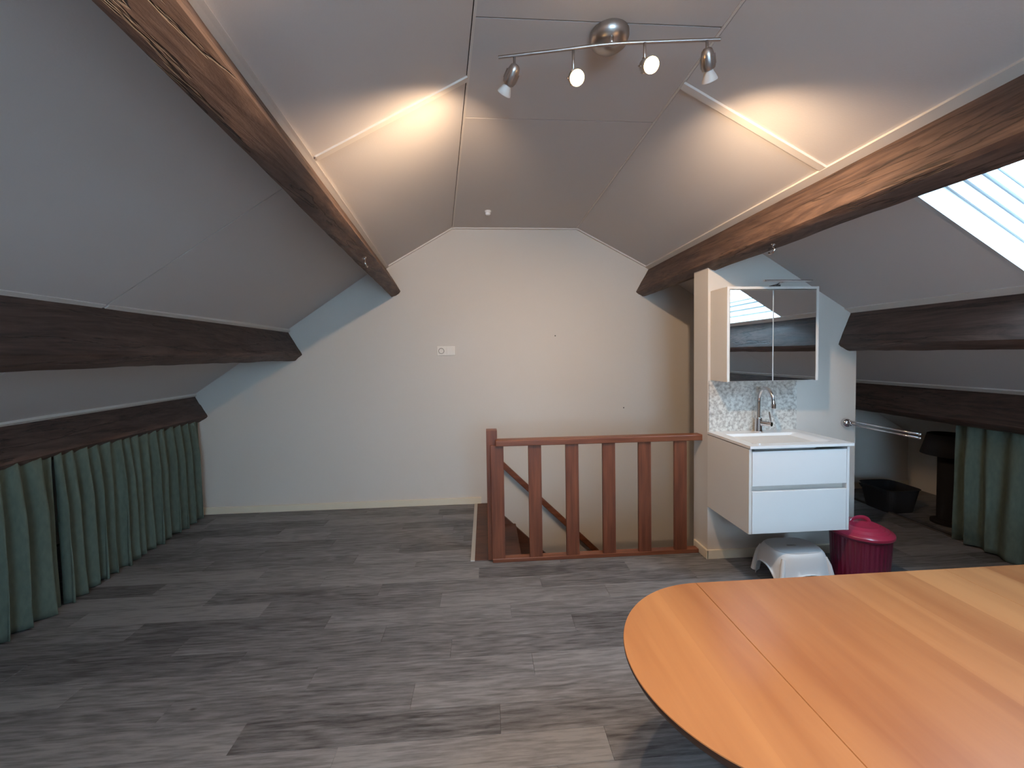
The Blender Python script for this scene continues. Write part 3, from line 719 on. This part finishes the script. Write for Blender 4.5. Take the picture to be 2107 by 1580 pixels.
# ------------------------------------------------------------------ table
def table():
    ZT, TH = .50, .024; x0, xs1, xs2, x3 = .397, .787, 1.807, 2.65; yc, b = 1.062, .375
    s = thing('oval_table', 'oval orange-brown wooden table with leaf joints, lower right foreground', 'table', (1.3, yc, 0))
    a_ = xs1-x0
    def leaf(poly, nm='table_leaf'):
        bm = bmesh.new(); top = [bm.verts.new((p[0], p[1], ZT)) for p in poly]
        cxm = sum(p[0] for p in poly)/len(poly); cym = sum(p[1] for p in poly)/len(poly)
        def off(d, z):
            out = []
            for p in poly:
                v = Vector((p[0]-cxm, p[1]-cym)); l = v.length; out.append(bm.verts.new((cxm+v.x*(1+d/l), cym+v.y*(1+d/l), z)))
            return out
        r1 = off(.0015, ZT-.002); r2_ = off(.0015, ZT-.010); r3 = off(-.006, ZT-TH)
        f = bm.faces.new(top); f.material_index = 0
        for k_, (A, C) in enumerate(((top, r1), (r1, r2_), (r2_, r3))):
            for i in range(len(poly)):
                q = bm.faces.new([A[i], C[i], C[(i+1) % len(poly)], A[(i+1) % len(poly)]]); q.material_index = 0 if k_ == 0 else 1
        q = bm.faces.new(r3[::-1]); q.material_index = 1
        return link(nm, bm, [TABLE, TEDGE], s)
    left = [(xs1-.0017-a_*math.sin(math.pi*i/64)**1.0, yc+b*math.cos(math.pi*i/64)) for i in range(65)]
    leaf(left)
    mid_ = [(xs1+.0017, yc+b), (xs1+.0017, yc-b), (xs2-.0012, yc-b), (xs2-.0012, yc+b)]
    bmx = leaf(mid_)
    right = [(xs2+.0012, yc+b), (xs2+.0012, yc-b)] + [(2.26+a_*math.sin(math.pi*i/64), yc-b*math.cos(math.pi*i/64)) for i in range(65)]
    leaf(right)
    link('apron', B(.80, 2.20, yc-.20, yc-.18, ZT-TH-.055, ZT-TH), TLEG, s); link('apron', B(.80, 2.20, yc+.18, yc+.20, ZT-TH-.055, ZT-TH), TLEG, s)
    link('apron', B(.78, .80, yc-.20, yc+.20, ZT-TH-.055, ZT-TH), TLEG, s); link('apron', B(2.20, 2.22, yc-.20, yc+.20, ZT-TH-.055, ZT-TH), TLEG, s)
    for lx_ in (.79, 2.20):
        for ly in (yc-.19, yc+.19):
            bm = bmesh.new(); lathe(bm, [(0, 0), (.018, 0), (.020, .01), (.027, ZT-TH-.08), (.032, ZT-TH-.06), (.032, ZT-TH), (0, ZT-TH)], (lx_, ly, 0), 20); autosmooth(link('leg', bm, TLEG, s), 30)
table()

# ------------------------------------------------------------------ ceiling track light with four heads
def track():
    s = thing('track_light', 'brushed metal ceiling bar lamp with four spot heads, two facing us lit', 'lamp', (.468, 1.44, ZF))
    bm = bmesh.new(); lathe(bm, [(.0, -.058), (.012, -.057), (.045, -.046), (.064, -.030), (.070, -.014), (.070, 0)], (.468, 1.45, ZF), 40); autosmooth(link('canopy', bm, NICKEL, s), 40)
    zb = 2.452
    ends = [(.068, 1.478), (.26, 1.438), (.453, 1.397), (.64, 1.376), (.828, 1.358)]
    P = []
    for i in range(33):
        u = i/32*4; k = min(3, int(u)); f = u-k
        p0 = ends[max(k-1, 0)]; p1 = ends[k]; p2 = ends[k+1]; p3 = ends[min(k+2, 4)]
        q = []
        for c in (0, 1): q.append(.5*(2*p1[c]+(p2[c]-p0[c])*f+(2*p0[c]-5*p1[c]+4*p2[c]-p3[c])*f*f+(3*p1[c]-p0[c]-3*p2[c]+p3[c])*f**3))
        P.append((q[0], q[1], zb))
    bm = bmesh.new(); tube(bm, P, .0058, 12); autosmooth(link('bar', bm, NICKEL, s), 50)
    bm = bmesh.new(); tube(bm, [(.460, 1.40, zb), (.462, 1.41, ZF-.03)], .008, 12); link('stem', bm, NICKEL, s, True)
    # heads: pivot position, aim direction, lit towards us?
    heads = [((.125, 1.468), (-.42, .68, -.60), False, .045), ((.330, 1.425), (-.03, -.72, -.50), True, .098),
             ((.570, 1.380), (-.05, -.72, -.50), True, .080), ((.782, 1.360), (.42, .52, -.74), False, .045)]
    for (hx, hy), d, on, dz in heads:
        d = Vector(d).normalized(); piv = Vector((hx, hy, zb-dz))
        hd = bpy.data.objects.new('spot_head', None)
        bm = bmesh.new()
        prof = [(0, -.030), (.010, -.030), (.017, -.024), (.021, -.010), (.0235, .010), (.0235, .026), (.021, .034), (.017, .036)]
        ctr = piv+d*.016
        lathe(bm, prof, ctr, 28, aim(d))
        for k in range(6):
            a = 2*math.pi*k/6; v = aim(d) @ Vector((math.cos(a)*.0237, math.sin(a)*.0237, 0)); 
            tube(bm, [ctr+v+d*(-.006), ctr+v+d*.024], .0022, 6)
        h = link('spot_head', bm, NICKEL, s); autosmooth(h, 40)
        bm = bmesh.new(); tube(bm, [(hx, hy, zb-.004), (hx, hy, zb-.022), tuple(piv-d*.004)], .0048, 10); link('stem', bm, NICKEL, h, True)
        bc = ctr+d*.034
        if on:
            bm = bmesh.new(); lathe(bm, [(.014, 0), (.020, .016), (.0235, .030)], bc, 28, aim(d)); link('reflector', bm, FROST, h, True)
            bm = bmesh.new(); lathe(bm, [(.0238, .029), (.023, .036), (.018, .041), (.010, .044), (0, .0445)], bc, 28, aim(d)); link('bulb_face', bm, BULBON, h, True)
        else:
            bm = bmesh.new(); lathe(bm, [(.013, 0), (.016, .010), (.022, .022), (.026, .032), (.0262, .036)], bc, 28, aim(d)); link('bulb', bm, FROST, h, True)
            bm = bmesh.new(); lathe(bm, [(.0240, .030), (.018, .031), (0, .031)], bc, 28, aim(d)); link('bulb_face', bm, BULBON, h, True)
        l = bpy.data.lights.new('spot_lamp', 'SPOT'); l.color = (1.0, .70, .44); l.shadow_soft_size = .02
        l.spot_size = math.radians(150 if not on else 155); l.spot_blend = .85
        l.energy = (50 if on else 31)*LAMP
        lo = bpy.data.objects.new('spot_lamp', l); COL.objects.link(lo)
        M_ = Vector((0, 0, -1)).rotation_difference(d).to_matrix().to_4x4(); M_.translation = bc+d*.085
        lo.matrix_world = M_
track()

# ------------------------------------------------------------------ small things
def socket():
    SOCKIN = mat('socket_inner_grey', (150, 142, 134), .5)
    s = thing('wall_socket', 'cream double wall plate with a round socket on the far wall', 'socket', (-.351, YF, 1.420))
    x0, x1, z0, z1 = -.432, -.270, 1.377, 1.462
    link('frame', B(x0, x1, YF-.010, YF, z0, z1, bev=.003), SOCK, s)
    link('blank_plate', B((x0+x1)/2+.007, x1-.007, YF-.014, YF-.009, z0+.009, z1-.009, bev=.002), SOCK, s)
    bm = bmesh.new(); c = ((x0+x1)/2-.041, YF-.010, (z0+z1)/2)
    lathe(bm, [(.0, -.013), (.019, -.013), (.0205, .002), (.026, .005), (.029, 0)], c, 28, aim((0, -1, 0))); autosmooth(link('socket_ring', bm, SOCK, s), 30)
    for dx in (-.009, .009):
        bm = bmesh.new(); lathe(bm, [(0, .001), (.003, 0)], (c[0]+dx, YF-.0045, c[2]), 10, aim((0, -1, 0))); link('pin_hole', bm, DARKH, s)
    bm = bmesh.new(); lathe(bm, [(.0215, .0055), (.0265, .0062)], c, 28, aim((0, -1, 0))); link('socket_rim', bm, SOCKIN, s)
socket()
sn = thing('ceiling_sensor', 'small round white knob on the flat ceiling near the far wall', 'sensor', (.046, 3.232, ZF))
bm = bmesh.new(); lathe(bm, [(0, -.034), (.016, -.033), (.021, -.026), (.021, -.018), (.016, -.014)], (.046, 3.232, ZF), 24); link('cap', bm, PLAST, sn, True)
bm = bmesh.new(); lathe(bm, [(.016, -.014), (.024, -.010), (.026, 0)], (.046, 3.232, ZF), 24); link('base', bm, PLAST, sn, True)
def hook(label, p, d):
    p = Vector(p); d = Vector(d).normalized(); s = thing('cup_hook', label, 'hook', p)
    bm = bmesh.new(); lathe(bm, [(0, .005), (.010, .005), (.013, 0)], p, 14, aim(d)); link('flange', bm, CHROME, s, True)
    bm = bmesh.new(); side = d.cross(Vector((0, 1, 0))).normalized(); pts = [p, p+d*.014]
    for i in range(0, 10):
        a = math.pi*1.35*i/9; pts.append(p+d*(.034-.019*math.cos(a))+Vector((0, 1, 0))*(-.019*math.sin(a)))
    tube(bm, pts, .0042, 8); link('hook_wire', bm, CHROME, s, True)
hook('small shiny hook screwed under the upper left beam', (-.655, 2.27, 1.925), (.3, 0, -1))
hook('small shiny hook screwed under the upper right beam', (1.467, 1.94, 1.917), (-.3, 0, -1))
def nail(label, x, z):
    bm = bmesh.new(); lathe(bm, [(0, .006), (.005, .006), (.006, .004), (.004, 0)], (x, YF, z), 10, aim((0, -1, 0)))
    tag(link('wall_screw', bm, SCREW, None, True, (x, YF, z)), label, 'screw')
nail('tiny screw in the far wall, right of the socket and above the railing', .655, 1.545)
nail('tiny screw in the far wall, just above the railing', 1.30, .86)
# dark things under the right eaves
s = thing('floor_lamp', 'near-black tapered shade on a thick dark post, in shadow beside the right curtain', 'lamp', (3.61, 2.85, 0))
bm = bmesh.new(); lathe(bm, [(.165, .545), (.125, .705)], (3.61, 2.85, 0), 32); o = link('lamp_shade', bm, DARK, s, True); o.modifiers.new('t', 'SOLIDIFY').thickness = .004
bm = bmesh.new(); lathe(bm, [(0, 0), (.10, 0), (.10, .02), (.065, .03), (.065, .60), (0, .60)], (3.61, 2.85, 0), 24); autosmooth(link('lamp_stand', bm, DARK, s), 40)
s = thing('storage_basket', 'dark low basket on the floor by the far wall under the right eaves', 'basket', (3.47, 3.18, 0))
bm = bmesh.new(); z0, z1 = 0, .24
def rr(a, b, z): return [bm.verts.new((3.47+math.copysign(abs(math.cos(t_))**.4, math.cos(t_))*a, 3.18+math.copysign(abs(math.sin(t_))**.4, math.sin(t_))*b, z)) for t_ in [2*math.pi*(i+.5)/32 for i in range(32)]]
R_ = [rr(.12, .12, .0), rr(.15, .15, .19), rr(.158, .16, .20), rr(.145, .145, .20), rr(.11, .11, .02)]
for a, c in zip(R_, R_[1:]):
    for i in range(32): bm.faces.new([a[i], a[(i+1) % 32], c[(i+1) % 32], c[i]])
bm.faces.new(R_[0][::-1]); bm.faces.new(R_[-1]); link('basket_body', bm, DARK, s)
bm = bmesh.new(); tube(bm, [(3.325, 3.08, .16), (3.30, 3.08, .19), (3.295, 3.18, .2), (3.30, 3.28, .19), (3.325, 3.28, .16)], .008, 8); link('basket_handle', bm, DARK, s)
